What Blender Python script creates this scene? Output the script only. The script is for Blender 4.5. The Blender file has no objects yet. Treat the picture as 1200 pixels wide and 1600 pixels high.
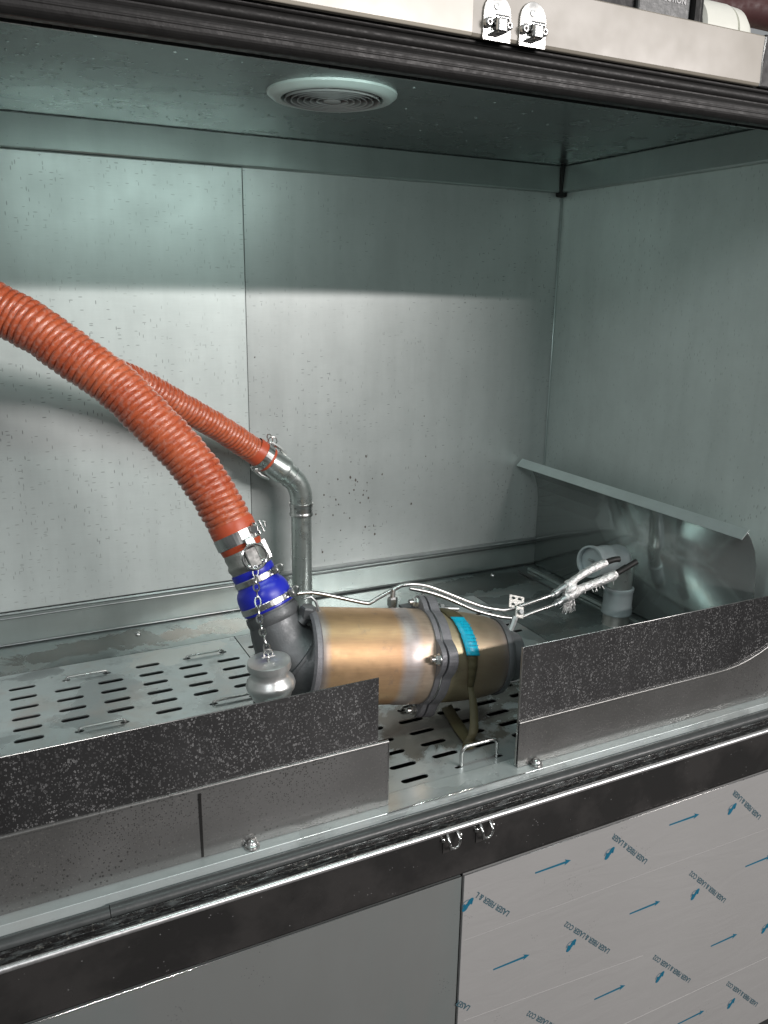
import bpy, bmesh, math, random
from mathutils import Vector, Matrix
random.seed(7)
PI = math.pi
sc = bpy.context.scene
C = sc.collection
V = Vector

# ------------------------------------------------------------ camera
cam = bpy.data.cameras.new('camera'); co = bpy.data.objects.new('camera', cam); C.objects.link(co)
R_ = V((0.89661587, -0.44253318, 0.01563222)); U_ = V((0.1019935, 0.24074452, 0.96521469)); F_ = V((0.4309029, 0.86383243, -0.26099086))
m = Matrix((R_, U_, -F_)).transposed().to_4x4(); m.translation = V((0, 0, 1.5))
co.matrix_world = m
cam.sensor_fit = 'VERTICAL'; cam.sensor_height = 32; cam.lens = 1278.903/1600*32
cam.clip_start = .02; cam.clip_end = 60
sc.camera = co

# ------------------------------------------------------------ world and lamps
w = bpy.data.worlds.new('World'); sc.world = w; w.use_nodes = True
bg = w.node_tree.nodes['Background']; bg.inputs[0].default_value = (.95, .985, 1, 1); bg.inputs[1].default_value = .30
def area(name, loc, target, sx, sy, power, col):
    l = bpy.data.lights.new(name, 'AREA'); l.shape = 'RECTANGLE'; l.size = sx; l.size_y = sy; l.energy = power; l.color = col
    o = bpy.data.objects.new(name, l); C.objects.link(o); o.location = loc
    d = (V(target) - V(loc)).normalized()
    x = V((1, 0, 0)); z = -d; y = z.cross(x).normalized(); x = y.cross(z)
    mm = Matrix((x, y, z)).transposed().to_4x4(); mm.translation = V(loc); o.matrix_world = mm
    return o
area('room_tube_lamp', (2.55, -2.55, 2.60), (.6, 1.5, 1.2), 2.5, .05, 180, (1.0, .945, .925))
area('hood_tube_lamp', (.42, .85, 1.728), (.5, 1.50, 1.05), .66, .03, 2.4, (.80, 1.0, .95))
area('room_panel_lamp', (-.9, -1.2, 2.62), (.4, .8, .9), .6, .6, 16, (.95, .98, 1.0))

sc.view_settings.view_transform = 'Standard'; sc.view_settings.look = 'None'
sc.view_settings.exposure = 0; sc.view_settings.gamma = 1
sc.cycles.max_bounces = 10

# ------------------------------------------------------------ materials
class NT:
    def __init__(s, name):
        s.m = bpy.data.materials.new(name); s.m.use_nodes = True; s.t = s.m.node_tree; s.n = s.t.nodes; s.b = s.n['Principled BSDF']
        s.tc = s.n.new('ShaderNodeTexCoord')
    def link(s, a, b): s.t.links.new(a, b)
    def mapping(s, scale, loc=(0, 0, 0)):
        n = s.n.new('ShaderNodeMapping'); n.inputs['Scale'].default_value = scale; n.inputs['Location'].default_value = loc
        s.link(s.tc.outputs['Object'], n.inputs[0]); return n.outputs[0]
    def noise(s, scale, detail=4, vec=None, rough=.55, dist=0):
        n = s.n.new('ShaderNodeTexNoise'); n.inputs['Scale'].default_value = scale; n.inputs['Detail'].default_value = detail
        n.inputs['Roughness'].default_value = rough; n.inputs['Distortion'].default_value = dist
        s.link(vec if vec else s.tc.outputs['Object'], n.inputs['Vector']); return n.outputs['Fac']
    def voro(s, vec, feature='F1'):
        n = s.n.new('ShaderNodeTexVoronoi'); n.inputs['Scale'].default_value = 1; n.feature = feature
        s.link(vec, n.inputs['Vector']); return n
    def ramp(s, f, stops):
        n = s.n.new('ShaderNodeValToRGB'); e = n.color_ramp.elements
        while len(e) < len(stops): e.new(.5)
        for i, (p, c) in enumerate(stops):
            e[i].position = p; e[i].color = (c, c, c, 1) if not isinstance(c, tuple) else (*c, 1)
        s.link(f, n.inputs[0]); return n.outputs[0]
    def mix(s, f, a, b, mode='MIX'):
        n = s.n.new('ShaderNodeMix'); n.data_type = 'RGBA'; n.blend_type = mode
        for q, val in ((0, f), (6, a), (7, b)):
            sock = n.inputs[q]
            if isinstance(val, (int, float)): sock.default_value = val if q == 0 else (val, val, val, 1)
            elif isinstance(val, tuple): sock.default_value = (*val, 1)
            else: s.link(val, sock)
        return n.outputs[2]
    def math(s, op, a, b=None):
        n = s.n.new('ShaderNodeMath'); n.operation = op
        for k, val in enumerate((a, b)):
            if val is None: continue
            if isinstance(val, (int, float)): n.inputs[k].default_value = val
            else: s.link(val, n.inputs[k])
        return n.outputs[0]
    def bump(s, h, strength, dist=.001):
        n = s.n.new('ShaderNodeBump'); n.inputs['Strength'].default_value = strength; n.inputs['Distance'].default_value = dist
        s.link(h, n.inputs['Height']); s.link(n.outputs[0], s.b.inputs['Normal'])
    def set(s, **k):
        for a, val in k.items():
            i = s.b.inputs[{'color': 'Base Color', 'rough': 'Roughness', 'metal': 'Metallic', 'coat': 'Coat Weight', 'crough': 'Coat Roughness', 'spec': 'Specular IOR Level'}[a]]
            if isinstance(val, tuple): i.default_value = (*val, 1)
            elif isinstance(val, (int, float)): i.default_value = val
            else: s.link(val, i)

def simple(name, col, rough=.5, metal=0, var=.15, scale=40, bump=0, bscale=200, coat=0):
    s = NT(name)
    f = s.noise(scale, 5)
    c2 = tuple(x*(1-var) for x in col); c1 = tuple(min(1, x*(1+var*.6)) for x in col)
    s.set(color=s.mix(f, c2, c1), rough=s.ramp(s.noise(scale*2.3, 3), [(.3, max(.02, rough*.8)), (.7, min(1, rough*1.2))]), metal=metal, coat=coat)
    if bump: s.bump(s.noise(bscale, 4), bump)
    return s.m

def galv(name, col, rough=.36, metal=.75, ticks=1.0, stain=.12, axis='xz', tickcol=.35, wet=0, ts=1.0, stains=(), bmp=1.0):
    """zinc coated sheet: cloudy tone, rolling grain, little dark ticks"""
    s = NT(name)
    cloud = s.noise(5, 5, rough=.6); fine = s.noise(45, 5)
    st = (6, 6, 90) if axis == 'xz' else (90, 90, 6)
    grain = s.noise(6, 4, s.mapping(st))
    base = s.mix(s.ramp(cloud, [(.3, 0.), (.7, 1.)]), tuple(c*(1-stain) for c in col), tuple(min(1, c*(1+stain*.5)) for c in col))
    base = s.mix(.25, base, s.mix(fine, tuple(c*.75 for c in col), tuple(min(1, c*1.2) for c in col)))
    vst = s.noise(2.5, 5, s.mapping((9, 9, 1.2) if axis == 'xz' else (3, 9, 3)), .6)
    base = s.mix(s.ramp(vst, [(.42, 0.), (.72, .30)]), base, tuple(c*.62 for c in col))
    base = s.mix(.15, base, s.mix(grain, tuple(c*.7 for c in col), tuple(min(1, c*1.25) for c in col)))
    # ticks: sparse short strokes, horizontal and vertical
    masks = []
    for sc_, lo in (((130, 130, 620), (0, 0, 0)), ((560, 560, 130), (3, 5, 7))):
        v = s.voro(s.mapping(tuple(q*ts for q in sc_), lo))
        sepr = s.n.new('ShaderNodeSeparateColor'); s.link(v.outputs['Color'], sepr.inputs[0])
        a = s.math('LESS_THAN', v.outputs['Distance'], .24)
        b = s.math('LESS_THAN', sepr.outputs[0], .045*ticks)
        masks.append(s.math('MULTIPLY', a, b))
    mk = s.math('MAXIMUM', masks[0], masks[1])
    dens = s.ramp(s.noise(5, 2), [(.42, .25), (.62, .8)])
    mk = s.math('MULTIPLY', mk, dens)
    base = s.mix(mk, base, tuple(c*tickcol for c in col))
    r = s.ramp(s.noise(14, 4), [(.3, rough*.93), (.7, rough*1.07)])
    if wet:
        wm = s.ramp(s.noise(5.5, 4, rough=.5, dist=.5), [(.52, 0.), (.56, 1.)])
        base = s.mix(s.math('MULTIPLY', wm, .55*wet), base, tuple(c*.32 for c in col))
        r = s.mix(wm, r, .18)
        base = s.mix(s.math('MULTIPLY', s.ramp(s.noise(9, 6, rough=.65, dist=.8), [(.50, 0.), (.66, .45)]), wet), base, (.42, .36, .32))
        smud = s.ramp(s.noise(26, 6, rough=.7), [(.57, 0.), (.68, 1.)])
        base = s.mix(s.math('MULTIPLY', smud, .45*wet), base, tuple(c*.35 for c in col))
    if stains:
        g = s.n.new('ShaderNodeNewGeometry')
        for (cx, cy, rx, ry, sc2, colr, amt) in stains:
            mp = s.n.new('ShaderNodeMapping'); mp.inputs['Location'].default_value = (-cx/rx, -cy/ry, 0); mp.inputs['Scale'].default_value = (1/rx, 1/ry, 0)
            s.link(g.outputs['Position'], mp.inputs[0])
            ln = s.n.new('ShaderNodeVectorMath'); ln.operation = 'LENGTH'; s.link(mp.outputs[0], ln.inputs[0])
            v_ = s.math('ADD', ln.outputs['Value'], s.math('MULTIPLY', s.math('SUBTRACT', s.noise(sc2, 6, g.outputs['Position'], .65, .6), .5), 2.6))
            mk2 = s.math('MULTIPLY', s.ramp(v_, [(.72, 1.), (.86, 0.)]), amt)
            base = s.mix(mk2, base, colr); r = s.mix(mk2, r, .22)
    s.set(color=base, rough=r, metal=metal)
    bh = s.math('ADD', s.math('MULTIPLY', s.noise(2.2, 2), 1.0), s.math('MULTIPLY', s.noise(30, 5, rough=.6), .06))
    s.bump(bh, .13*bmp, .010)
    return s.m

M = {}
M['galv_back'] = galv('galvanised back', (.435, .462, .454), .38, .36, 2.2, stain=.10, ts=.55)
M['galv_door'] = galv('galvanised panel', (.54, .585, .573), .40, .28, 4.5, stain=.10, tickcol=.34, ts=.5)
M['galv_gloss'] = galv('glossy side sheet', (.66, .70, .685), .14, .8, .4, ts=.7, bmp=.22)
M['galv_side'] = galv('galvanised side', (.50, .55, .535), .36, .33, 1.5, ts=.7, stain=.16)
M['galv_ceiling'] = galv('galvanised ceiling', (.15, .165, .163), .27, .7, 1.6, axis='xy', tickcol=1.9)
M['galv_trim'] = galv('galvanised trim', (.38, .43, .415), .32, .65, .3)
M['galv_floor'] = galv('galvanised tank floor', (.33, .38, .375), .30, .7, .4, axis='xy', wet=.8, stains=((.17, 1.50, .22, .045, 18, (.11, .095, .08), .6), (.40, 1.49, .16, .04, 12, (.36, .29, .24), .4), (1.0, 1.50, .16, .06, 10, (.07, .07, .065), .6)))
M['plate'] = galv('perforated plate steel', (.50, .555, .555), .34, .5, .6, axis='xy', wet=.9, stains=((.60, 1.00, .20, .10, 9, (.12, .10, .075), .75), (.28, 1.40, .12, .04, 22, (.70, .68, .62), .35)))
M['galv_lip'] = galv('lip steel', (.50, .56, .555), .36, .45, .3, axis='xy', wet=.3)
M['galv_light'] = galv('pale deflector steel', (.60, .67, .66), .36, .5, .3)
M['chrome'] = simple('chrome', (.82, .82, .80), .10, 1, .08, 30)
M['edge'] = simple('satin bright edge', (.85, .85, .85), .34, .9, .1, 60)
M['steel'] = simple('bright steel', (.56, .56, .55), .30, 1, .06, 20)
M['arm'] = simple('worn cam arm', (.17, .17, .165), .48, .7, .2, 90)
M['steel_dull'] = simple('dull steel', (.40, .42, .42), .38, .9, .25, 50, .15, 300)
M['zinc'] = simple('zinc plated pipe', (.50, .54, .52), .30, .85, .25, 30, .1, 200)
M['cast'] = simple('cast aluminium', (.38, .38, .36), .40, .85, .3, 70, .4, 500)
M['cast_bright'] = simple('cast plug', (.62, .63, .62), .36, .75, .15, 70, .1, 300)
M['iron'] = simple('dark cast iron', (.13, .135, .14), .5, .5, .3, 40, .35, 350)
M['flange_metal'] = simple('sintered flange', (.24, .235, .25), .55, .6, .3, 120, .6, 700)
M['rubber'] = simple('black rubber', (.016, .0155, .015), .50, 0, .4, 60, .3, 200)
M['rubber'].node_tree.nodes['Principled BSDF'].inputs['Specular IOR Level'].default_value = .28
M['rubber_grey'] = simple('dusty rubber', (.055, .06, .06), .38, 0, .4, 40, .3, 150)
M['black'] = simple('black void', (.006, .006, .006), .6, 0)
M['black_plastic'] = simple('black plastic', (.012, .012, .013), .6, 0, .3)
M['cream_dim'] = simple('cream painted steel dimmed right', (.25, .228, .188), .35, 0, .04, 6, .05, 20)  # same cream paint, darkened: the weaker light on this part is in the colour
M['cream'] = simple('cream painted steel', (.46, .425, .355), .28, 0, .04, 6, .05, 20)  # lighter copy: stronger light on the tilted left part is in the colour
M['cream2'] = simple('cream cardboard', (.66, .62, .52), .7, 0, .08)
M['white'] = simple('white plastic', (.72, .73, .66), .35, 0, .06)
M['vent_white'] = simple('vent plastic', (.42, .47, .455), .35, 0, .1)
M['vent_grey'] = simple('vent louvre', (.26, .25, .25), .4, 0, .2)
M['blue'] = simple('blue silicone', (.016, .024, .42), .33, 0, .12, 30)
M['cuff'] = simple('hose cuff', (.46, .075, .03), .4, 0, .15, 40)
M['fabric_red'] = simple('dark red cloth', (.05, .012, .012), .7, 0)
M['print_blue'] = simple('blue print', (.004, .13, .22), .5, 0, .3, 300)
M['print_grey'] = simple('grey blue print', (.05, .11, .14), .5, 0, .3, 300)
M['concrete'] = simple('concrete floor', (.03, .03, .03), .6, 0, .3, 5)
M['room_paint'] = simple('room wall paint', (.22, .22, .21), .7, 0, .1, 3)
M['letter'] = simple('white lettering', (.5, .5, .5), .5, 0)
M['grey_fit'] = simple('grey painted fitting', (.36, .41, .42), .36, .35, .12, 60)
M['drop'] = simple('water drop', (.35, .40, .39), .08, .3, .1, 30)
M['soot'] = simple('soot splash', (.10, .085, .075), .6, 0, .3, 60)
M['tag_ink'] = simple('label ink', (.0, .22, .34), .5, 0, .2)
M['olive'] = None

def band_mat():
    s = NT('black stainless band')
    sm = s.ramp(s.noise(9, 5, rough=.6), [(.45, 0.), (.6, 1.)])
    dots = s.voro(s.mapping((160, 160, 160)))
    d = s.math('MULTIPLY', s.math('LESS_THAN', dots.outputs['Distance'], .12), s.math('GREATER_THAN', s.noise(25), .56))
    c = s.mix(sm, (.04, .039, .038), (.065, .062, .06)); c = s.mix(d, c, (.3, .3, .3))
    s.set(color=c, rough=s.ramp(s.noise(14, 4), [(.4, .16), (.65, .3)]), metal=.5)
    return s.m
M['band'] = band_mat()
def door_mat(name, col, film):
    s = NT(name)
    c = s.mix(s.noise(3, 5), tuple(x*.9 for x in col), tuple(x*1.06 for x in col))
    if not film:
        sm = s.ramp(s.noise(2.2, 3, s.mapping((3.5, 1, .7))), [(.50, 0.), (.68, 1.)])
        c = s.mix(s.math('MULTIPLY', sm, .35), c, (.22, .33, .33))
        c = s.mix(s.ramp(s.noise(5, 6, s.mapping((1, 1, .25)), rough=.7), [(.45, 0.), (.75, .5)]), c, (.36, .38, .375))
    spk = s.voro(s.mapping((240, 240, 240)))
    k = s.math('MULTIPLY', s.math('LESS_THAN', spk.outputs['Distance'], .2), s.math('GREATER_THAN', s.noise(17), .66))
    c = s.mix(s.math('MULTIPLY', k, .6), c, tuple(x*.45 for x in col))
    s.set(color=c, rough=.42 if film else .36, metal=.15 if film else .6)
    s.bump(s.math('ADD', s.noise(5, 3), s.math('MULTIPLY', s.noise(7, 5, s.mapping((1, 1, 4)), dist=1.5), .35 if film else .08)), .35 if film else .2, .006)
    if film: s.set(coat=.35, crough=.22)
    return s.m
M['door'] = door_mat('door steel', (.33, .345, .335), False)
M['film'] = door_mat('filmed door steel', (.375, .372, .365), True)

def mirror_mat():
    s = NT('speckled polished steel')
    def spots(sc_, th, keep, off):
        v = s.voro(s.mapping((sc_, sc_, sc_*.8), off))
        se = s.n.new('ShaderNodeSeparateColor'); s.link(v.outputs['Color'], se.inputs[0])
        rad = s.math('MULTIPLY', se.outputs[1], th)
        a = s.math('LESS_THAN', v.outputs['Distance'], rad)
        inner = s.math('LESS_THAN', v.outputs['Distance'], s.math('MULTIPLY', rad, .45))
        k = s.math('LESS_THAN', se.outputs[0], keep)
        vb = s.math('ADD', .25, s.math('MULTIPLY', se.outputs[2], .9))
        return s.math('MULTIPLY', vb, s.math('MULTIPLY', s.math('SUBTRACT', a, s.math('MULTIPLY', inner, .55)), k))
    sp = s.math('MAXIMUM', spots(380, .55, .30, (0, 0, 0)), spots(640, .60, .42, (4, 2, 9)))
    dens = s.ramp(s.noise(9, 4, rough=.6), [(.34, .4), (.62, 1.)])
    run = s.ramp(s.noise(5, 5, s.mapping((11, 11, 1.4)), .65), [(.38, .4), (.60, 1.)])
    sp = s.math('MULTIPLY', s.math('MULTIPLY', sp, dens), run)
    film = s.ramp(s.noise(4, 6, s.mapping((3, 3, 1)), .65, 1), [(.38, 0.), (.72, 1.)])
    c = s.mix(s.math('MULTIPLY', film, .6), (.27, .27, .272), (.14, .14, .143))
    c = s.mix(s.math('MULTIPLY', sp, .42), c, (.24, .24, .235))
    s.set(color=c, rough=s.mix(sp, s.mix(film, .10, .22), .7), metal=s.mix(sp, .95, .1))
    s.bump(s.noise(7, 2), .15, .004)
    return s.m
M['mirror'] = mirror_mat()
def splash_reflection_mat():
    s = NT('splashed steel with reflection tone')  # grey tone stands in for the mirrored lip; the specks are splashes
    v = s.voro(s.mapping((420, 420, 360)))
    se = s.n.new('ShaderNodeSeparateColor'); s.link(v.outputs['Color'], se.inputs[0])
    a = s.math('MULTIPLY', s.math('LESS_THAN', v.outputs['Distance'], s.math('MULTIPLY', se.outputs[1], .6)), s.math('LESS_THAN', se.outputs[0], .5))
    a = s.math('MULTIPLY', a, s.ramp(s.noise(7, 4), [(.42, .1), (.62, 1.)]))
    c = s.mix(s.ramp(s.noise(3.5, 4), [(.35, 0.), (.65, 1.)]), (.13, .13, .125), (.24, .24, .235))
    c = s.mix(s.math('MULTIPLY', a, .7), c, (.045, .043, .04))
    c = s.mix(s.ramp(s.noise(420, 3), [(.60, 0.), (.68, .5)]), c, (.32, .31, .29))
    s.set(color=c, rough=.28, metal=.6); s.bump(s.noise(60, 4), .15)
    return s.m
M['splash_reflection'] = splash_reflection_mat()

def hose_mat():
    s = NT('orange red silicone hose')
    n1 = s.noise(18, 5); n2 = s.noise(160, 4)
    c = s.mix(s.ramp(n1, [(.35, 0.), (.7, 1.)]), (.38, .066, .026), (.50, .115, .048))
    c = s.mix(s.ramp(n2, [(.50, 0.), (.72, .6)]), c, (.50, .24, .19))
    c = s.mix(s.ramp(s.noise(60, 5, rough=.7), [(.60, 0.), (.72, .7)]), c, (.22, .03, .02))
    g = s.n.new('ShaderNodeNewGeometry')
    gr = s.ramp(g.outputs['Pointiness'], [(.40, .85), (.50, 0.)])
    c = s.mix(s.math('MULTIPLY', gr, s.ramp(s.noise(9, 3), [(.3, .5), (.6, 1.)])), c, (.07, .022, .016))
    s.set(color=c, rough=s.ramp(n2, [(.3, .22), (.7, .42)]), coat=.25, crough=.2)
    s.bump(s.noise(220, 4), .5, .001)
    return s.m
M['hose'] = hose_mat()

def heat_mat(name, stops, x0, x1):
    s = NT(name)
    sx = s.n.new('ShaderNodeSeparateXYZ'); s.link(s.tc.outputs['Object'], sx.inputs[0])
    wob = s.math('MULTIPLY', s.math('SUBTRACT', s.noise(22, 4), .5), .012)
    x = s.math('ADD', sx.outputs[0], wob)
    f = s.math('DIVIDE', s.math('SUBTRACT', x, x0), x1-x0)
    c = s.ramp(f, stops)
    streak = s.noise(10, 5, s.mapping((3, 30, 30)))
    c = s.mix(s.ramp(streak, [(.35, .0), (.7, .25)]), c, (.34, .21, .15))
    c = s.mix(s.ramp(s.noise(35, 6, rough=.7), [(.58, 0.), (.7, .35)]), c, (.22, .18, .18))
    s.set(color=c, rough=s.ramp(s.noise(50, 4), [(.3, .42), (.7, .55)]), metal=.8)
    s.bump(s.noise(30, 3), .12, .002)
    return s.m
M['can'] = heat_mat('heat tinted filter can', [(0, (.30, .29, .31)), (.08, (.38, .33, .30)), (.14, (.50, .33, .18)), (.45, (.60, .385, .21)), (.68, (.60, .375, .215)), (.74, (.52, .46, .44)), (.82, (.48, .44, .43)), (.88, (.66, .52, .40)), (1, (.62, .50, .40))], -.205, 0)
M['cone'] = heat_mat('heat tinted outlet shell', [(0, (.40, .36, .28)), (.15, (.52, .46, .30)), (.5, (.38, .31, .21)), (.8, (.30, .25, .19)), (.93, (.30, .27, .27)), (1, (.2, .19, .2))], 0, .15)

def strap_mat():
    s = NT('olive webbing')
    wv = s.n.new('ShaderNodeTexWave'); wv.inputs['Scale'].default_value = 260; s.link(s.tc.outputs['Object'], wv.inputs[0])
    c = s.mix(s.noise(30, 4), (.055, .046, .020), (.105, .09, .042))
    s.set(color=s.mix(.2, c, wv.outputs[0], 'MULTIPLY'), rough=.6); s.bump(wv.outputs[0], .3); return s.m
M['olive'] = strap_mat()
def tag_mat():
    s = NT('cyan label')
    sp = s.ramp(s.noise(240, 4), [(.55, 0.), (.62, 1.)])
    s.set(color=s.mix(s.math('MULTIPLY', sp, .5), (.0, .36, .52), (.0, .20, .30)), rough=.4); return s.m
M['cyan'] = tag_mat()
def foil_mat():
    s = NT('silver braid sleeve')
    v = s.voro(s.mapping((300, 300, 300)), 'F1')
    s.set(color=s.mix(s.noise(120, 5), (.55, .54, .53), (.95, .94, .93)), rough=.30, metal=.7)
    s.bump(s.noise(230, 5), 1.0, .003); return s.m
M['foil'] = foil_mat()
def debris_mat():
    s = NT('grimy channel steel')
    f = s.ramp(s.noise(3, 5, s.mapping((14, 140, 60)), rough=.75), [(.48, 0.), (.66, 1.)])
    g = s.ramp(s.noise(200, 4), [(.6, 0.), (.7, 1.)])
    c = s.mix(s.math('MULTIPLY', f, .45), (.022, .021, .021), (.26, .29, .29)); c = s.mix(s.math('MULTIPLY', g, .6), c, (.28, .27, .24))
    s.set(color=c, rough=.24, metal=.5); s.bump(s.noise(180, 5), .6, .001); return s.m
M['debris'] = debris_mat()

# ------------------------------------------------------------ mesh helpers
class MB:
    def __init__(s): s.v = []; s.f = []; s.sm = []
    def add(s, vs, fs, smooth=False):
        o = len(s.v); s.v += [V(p) for p in vs]; s.f += [[i+o for i in f] for f in fs]; s.sm += [smooth]*len(fs); return s
    def box(s, a, b, bev=0):
        bm = bmesh.new(); bmesh.ops.create_cube(bm, size=1)
        for v in bm.verts: v.co = V([(a[i]+b[i])/2 + v.co[i]*(b[i]-a[i]) for i in range(3)])
        if bev: bmesh.ops.bevel(bm, geom=bm.edges[:], offset=bev, segments=2, affect='EDGES', profile=.5)
        bm.verts.index_update()
        s.add([v.co.copy() for v in bm.verts], [[v.index for v in f.verts] for f in bm.faces]); bm.free(); return s
    def tube(s, pts, rad, seg=16, cap=True, mod=None, start=0):
        pts = [V(p) for p in pts]; n = len(pts)
        if not isinstance(rad, (list, tuple)): rad = [rad]*n
        up = None; vs = []; L = 0
        for i, p in enumerate(pts):
            t = (pts[min(i+1, n-1)] - pts[max(i-1, 0)]).normalized()
            if up is None:
                up = t.orthogonal().normalized() if abs(t.z) > .95 else (V((0, 0, 1)) - t*t.z).normalized()
            up = (up - t*up.dot(t)).normalized(); sd = t.cross(up)
            if i: L += (p - pts[i-1]).length
            for k in range(seg):
                a = 2*PI*k/seg
                r = rad[i] if mod is None else rad[i]*0 + mod(L, a, rad[i])
                vs.append(p + (up*math.cos(a) + sd*math.sin(a))*r)
        fs = [[i*seg+k, (i+1)*seg+k, (i+1)*seg+(k+1) % seg, i*seg+(k+1) % seg] for i in range(n-1) for k in range(seg)]
        s.add(vs, fs, True)
        if cap:
            o = len(s.v) - n*seg
            s.f.append([o+k for k in range(seg)]); s.sm.append(False)
            s.f.append([o+(n-1)*seg+k for k in range(seg)][::-1]); s.sm.append(False)
        return s
    def lathe(s, prof, org, axis, seg=40, smooth=True, close=False):
        """prof: (distance along axis, radius)"""
        org = V(org); ax = V(axis).normalized(); u = ax.orthogonal().normalized(); v = ax.cross(u)
        vs = []
        for h, r in prof:
            for k in range(seg):
                a = 2*PI*k/seg; vs.append(org + ax*h + (u*math.cos(a)+v*math.sin(a))*max(r, 1e-5))
        n = len(prof); rng = range(n if close else n-1)
        fs = [[i*seg+k, ((i+1) % n)*seg+k, ((i+1) % n)*seg+(k+1) % seg, i*seg+(k+1) % seg] for i in rng for k in range(seg)]
        return s.add(vs, fs, smooth)
    def ring(s, c, axis, R, r, seg=36, sub=10, squash=1, u=None, stretch=1):
        c = V(c); ax = V(axis).normalized(); u = V(u).normalized() if u else ax.orthogonal().normalized(); v = ax.cross(u)
        vs = []
        for i in range(seg):
            a = 2*PI*i/seg; d = u*math.cos(a)*stretch + v*math.sin(a); dn = (u*math.cos(a)+v*math.sin(a))
            for j in range(sub):
                b = 2*PI*j/sub; vs.append(c + d*R + dn*math.cos(b)*r + ax*math.sin(b)*r*squash)
        fs = [[i*sub+j, ((i+1) % seg)*sub+j, ((i+1) % seg)*sub+(j+1) % sub, i*sub+(j+1) % sub] for i in range(seg) for j in range(sub)]
        return s.add(vs, fs, True)
    def extrude(s, prof, x0, x1, closed=False, smooth=False, axis='x'):
        """prof in (y,z) run along x, or (x,z) run along y"""
        P = (lambda a, q: V((a, q[0], q[1]))) if axis == 'x' else (lambda a, q: V((q[0], a, q[1])))
        n = len(prof); vs = [P(x0, q) for q in prof] + [P(x1, q) for q in prof]
        fs = [[i, (i+1) % n, n+(i+1) % n, n+i] for i in range(n if closed else n-1)]
        s.add(vs, fs, smooth)
        if closed: s.add([P(x0, q) for q in prof], [list(range(n))]); s.add([P(x1, q) for q in prof], [list(range(n))[::-1]])
        return s
    def hexa(s, c, axis, r, h, n=6):
        return s.lathe([(0, 0), (0, r), (h*.85, r), (h, r*.86), (h, 0)], c, axis, n, False)

WM = {}
def world(o): return WM.get(o.name, Matrix.Identity(4))
def obj(name, mb, mat, parent=None, local=False, kind=None, thick=0, bevel=0, subsurf=0):
    me = bpy.data.meshes.new(name)
    inv = world(parent).inverted() if (parent and not local) else Matrix.Identity(4)
    me.from_pydata([inv @ p for p in mb.v], [], mb.f); me.update()
    me.polygons.foreach_set('use_smooth', mb.sm)
    bm = bmesh.new(); bm.from_mesh(me); bmesh.ops.recalc_face_normals(bm, faces=bm.faces); bm.to_mesh(me); bm.free()
    if any(mb.sm) and not thick and not bevel:
        me.set_sharp_from_angle(angle=math.radians(38)); me.polygons.foreach_set('use_smooth', mb.sm)
    me.materials.append(M[mat] if isinstance(mat, str) else mat)
    o = bpy.data.objects.new(name, me); C.objects.link(o)
    if parent: o.parent = parent; WM[o.name] = world(parent).copy()
    if kind: o['kind'] = kind
    if thick:
        md = o.modifiers.new('t', 'SOLIDIFY'); md.thickness = thick; md.offset = 0
    if bevel:
        md = o.modifiers.new('b', 'BEVEL'); md.width = bevel; md.segments = 2; md.limit_method = 'ANGLE'
    return o
def thing(name, label, cat, loc=(0, 0, 0), group=None, mat=None):
    o = bpy.data.objects.new(name, None); o.empty_display_size = .02; C.objects.link(o)
    mm = mat.copy() if mat else Matrix.Translation(V(loc))
    o.matrix_world = mm; WM[o.name] = mm
    tag(o, label, cat, group); return o
def tag(o, label, cat, group=None):
    o['label'] = label; o['category'] = cat
    if group: o['group'] = group
    return o
def kids(o): return [c for c in C.objects if c.parent == o]
def dup(root, off, label):
    r = root.copy(); C.objects.link(r); r.location = root.location + V(off); r['label'] = label
    WM[r.name] = Matrix.Translation(V(off)) @ world(root)
    for ch in kids(root):
        c = ch.copy(); C.objects.link(c); c.parent = r; WM[c.name] = world(r)
        for g in kids(ch):
            d = g.copy(); C.objects.link(d); d.parent = c
    return r
def curve_mesh(name, loops, thick, z):
    """flat plate with holes from closed loops of (x,y)"""
    cu = bpy.data.curves.new('tmp', 'CURVE'); cu.dimensions = '2D'; cu.fill_mode = 'BOTH'; cu.extrude = thick/2
    for lp in loops:
        sp = cu.splines.new('POLY'); sp.points.add(len(lp)-1)
        for i, (x, y) in enumerate(lp): sp.points[i].co = (x, y, 0, 1)
        sp.use_cyclic_u = True
    o = bpy.data.objects.new('tmp', cu); C.objects.link(o)
    dg = bpy.context.evaluated_depsgraph_get(); me = bpy.data.meshes.new_from_object(o.evaluated_get(dg))
    bpy.data.objects.remove(o); bpy.data.curves.remove(cu)
    mb = MB(); mb.add([V((v.co.x, v.co.y, v.co.z+z)) for v in me.vertices], [list(p.vertices) for p in me.polygons])
    bpy.data.meshes.remove(me); return mb
def text_mb(txt, size, M4, extr=.0002, align='LEFT', sx=1.0):
    cu = bpy.data.curves.new('tmp', 'FONT'); cu.body = txt; cu.size = size; cu.extrude = extr; cu.align_x = align; cu.resolution_u = 2; cu.offset = .00022
    o = bpy.data.objects.new('tmp', cu); C.objects.link(o)
    dg = bpy.context.evaluated_depsgraph_get(); me = bpy.data.meshes.new_from_object(o.evaluated_get(dg))
    bpy.data.objects.remove(o); bpy.data.curves.remove(cu)
    mb = MB(); mb.add([M4 @ V((v.co.x*sx, v.co.y, v.co.z)) for v in me.vertices], [list(p.vertices) for p in me.polygons])
    bpy.data.meshes.remove(me); return mb
def slot(x0, x1, y, r=.0057, n=6):
    p = []
    for i in range(n+1): a = -PI/2 + PI*i/n; p.append((x1-r+math.cos(a)*r, y+math.sin(a)*r))
    for i in range(n+1): a = PI/2 + PI*i/n; p.append((x0+r+math.cos(a)*r, y+math.sin(a)*r))
    return p
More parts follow.
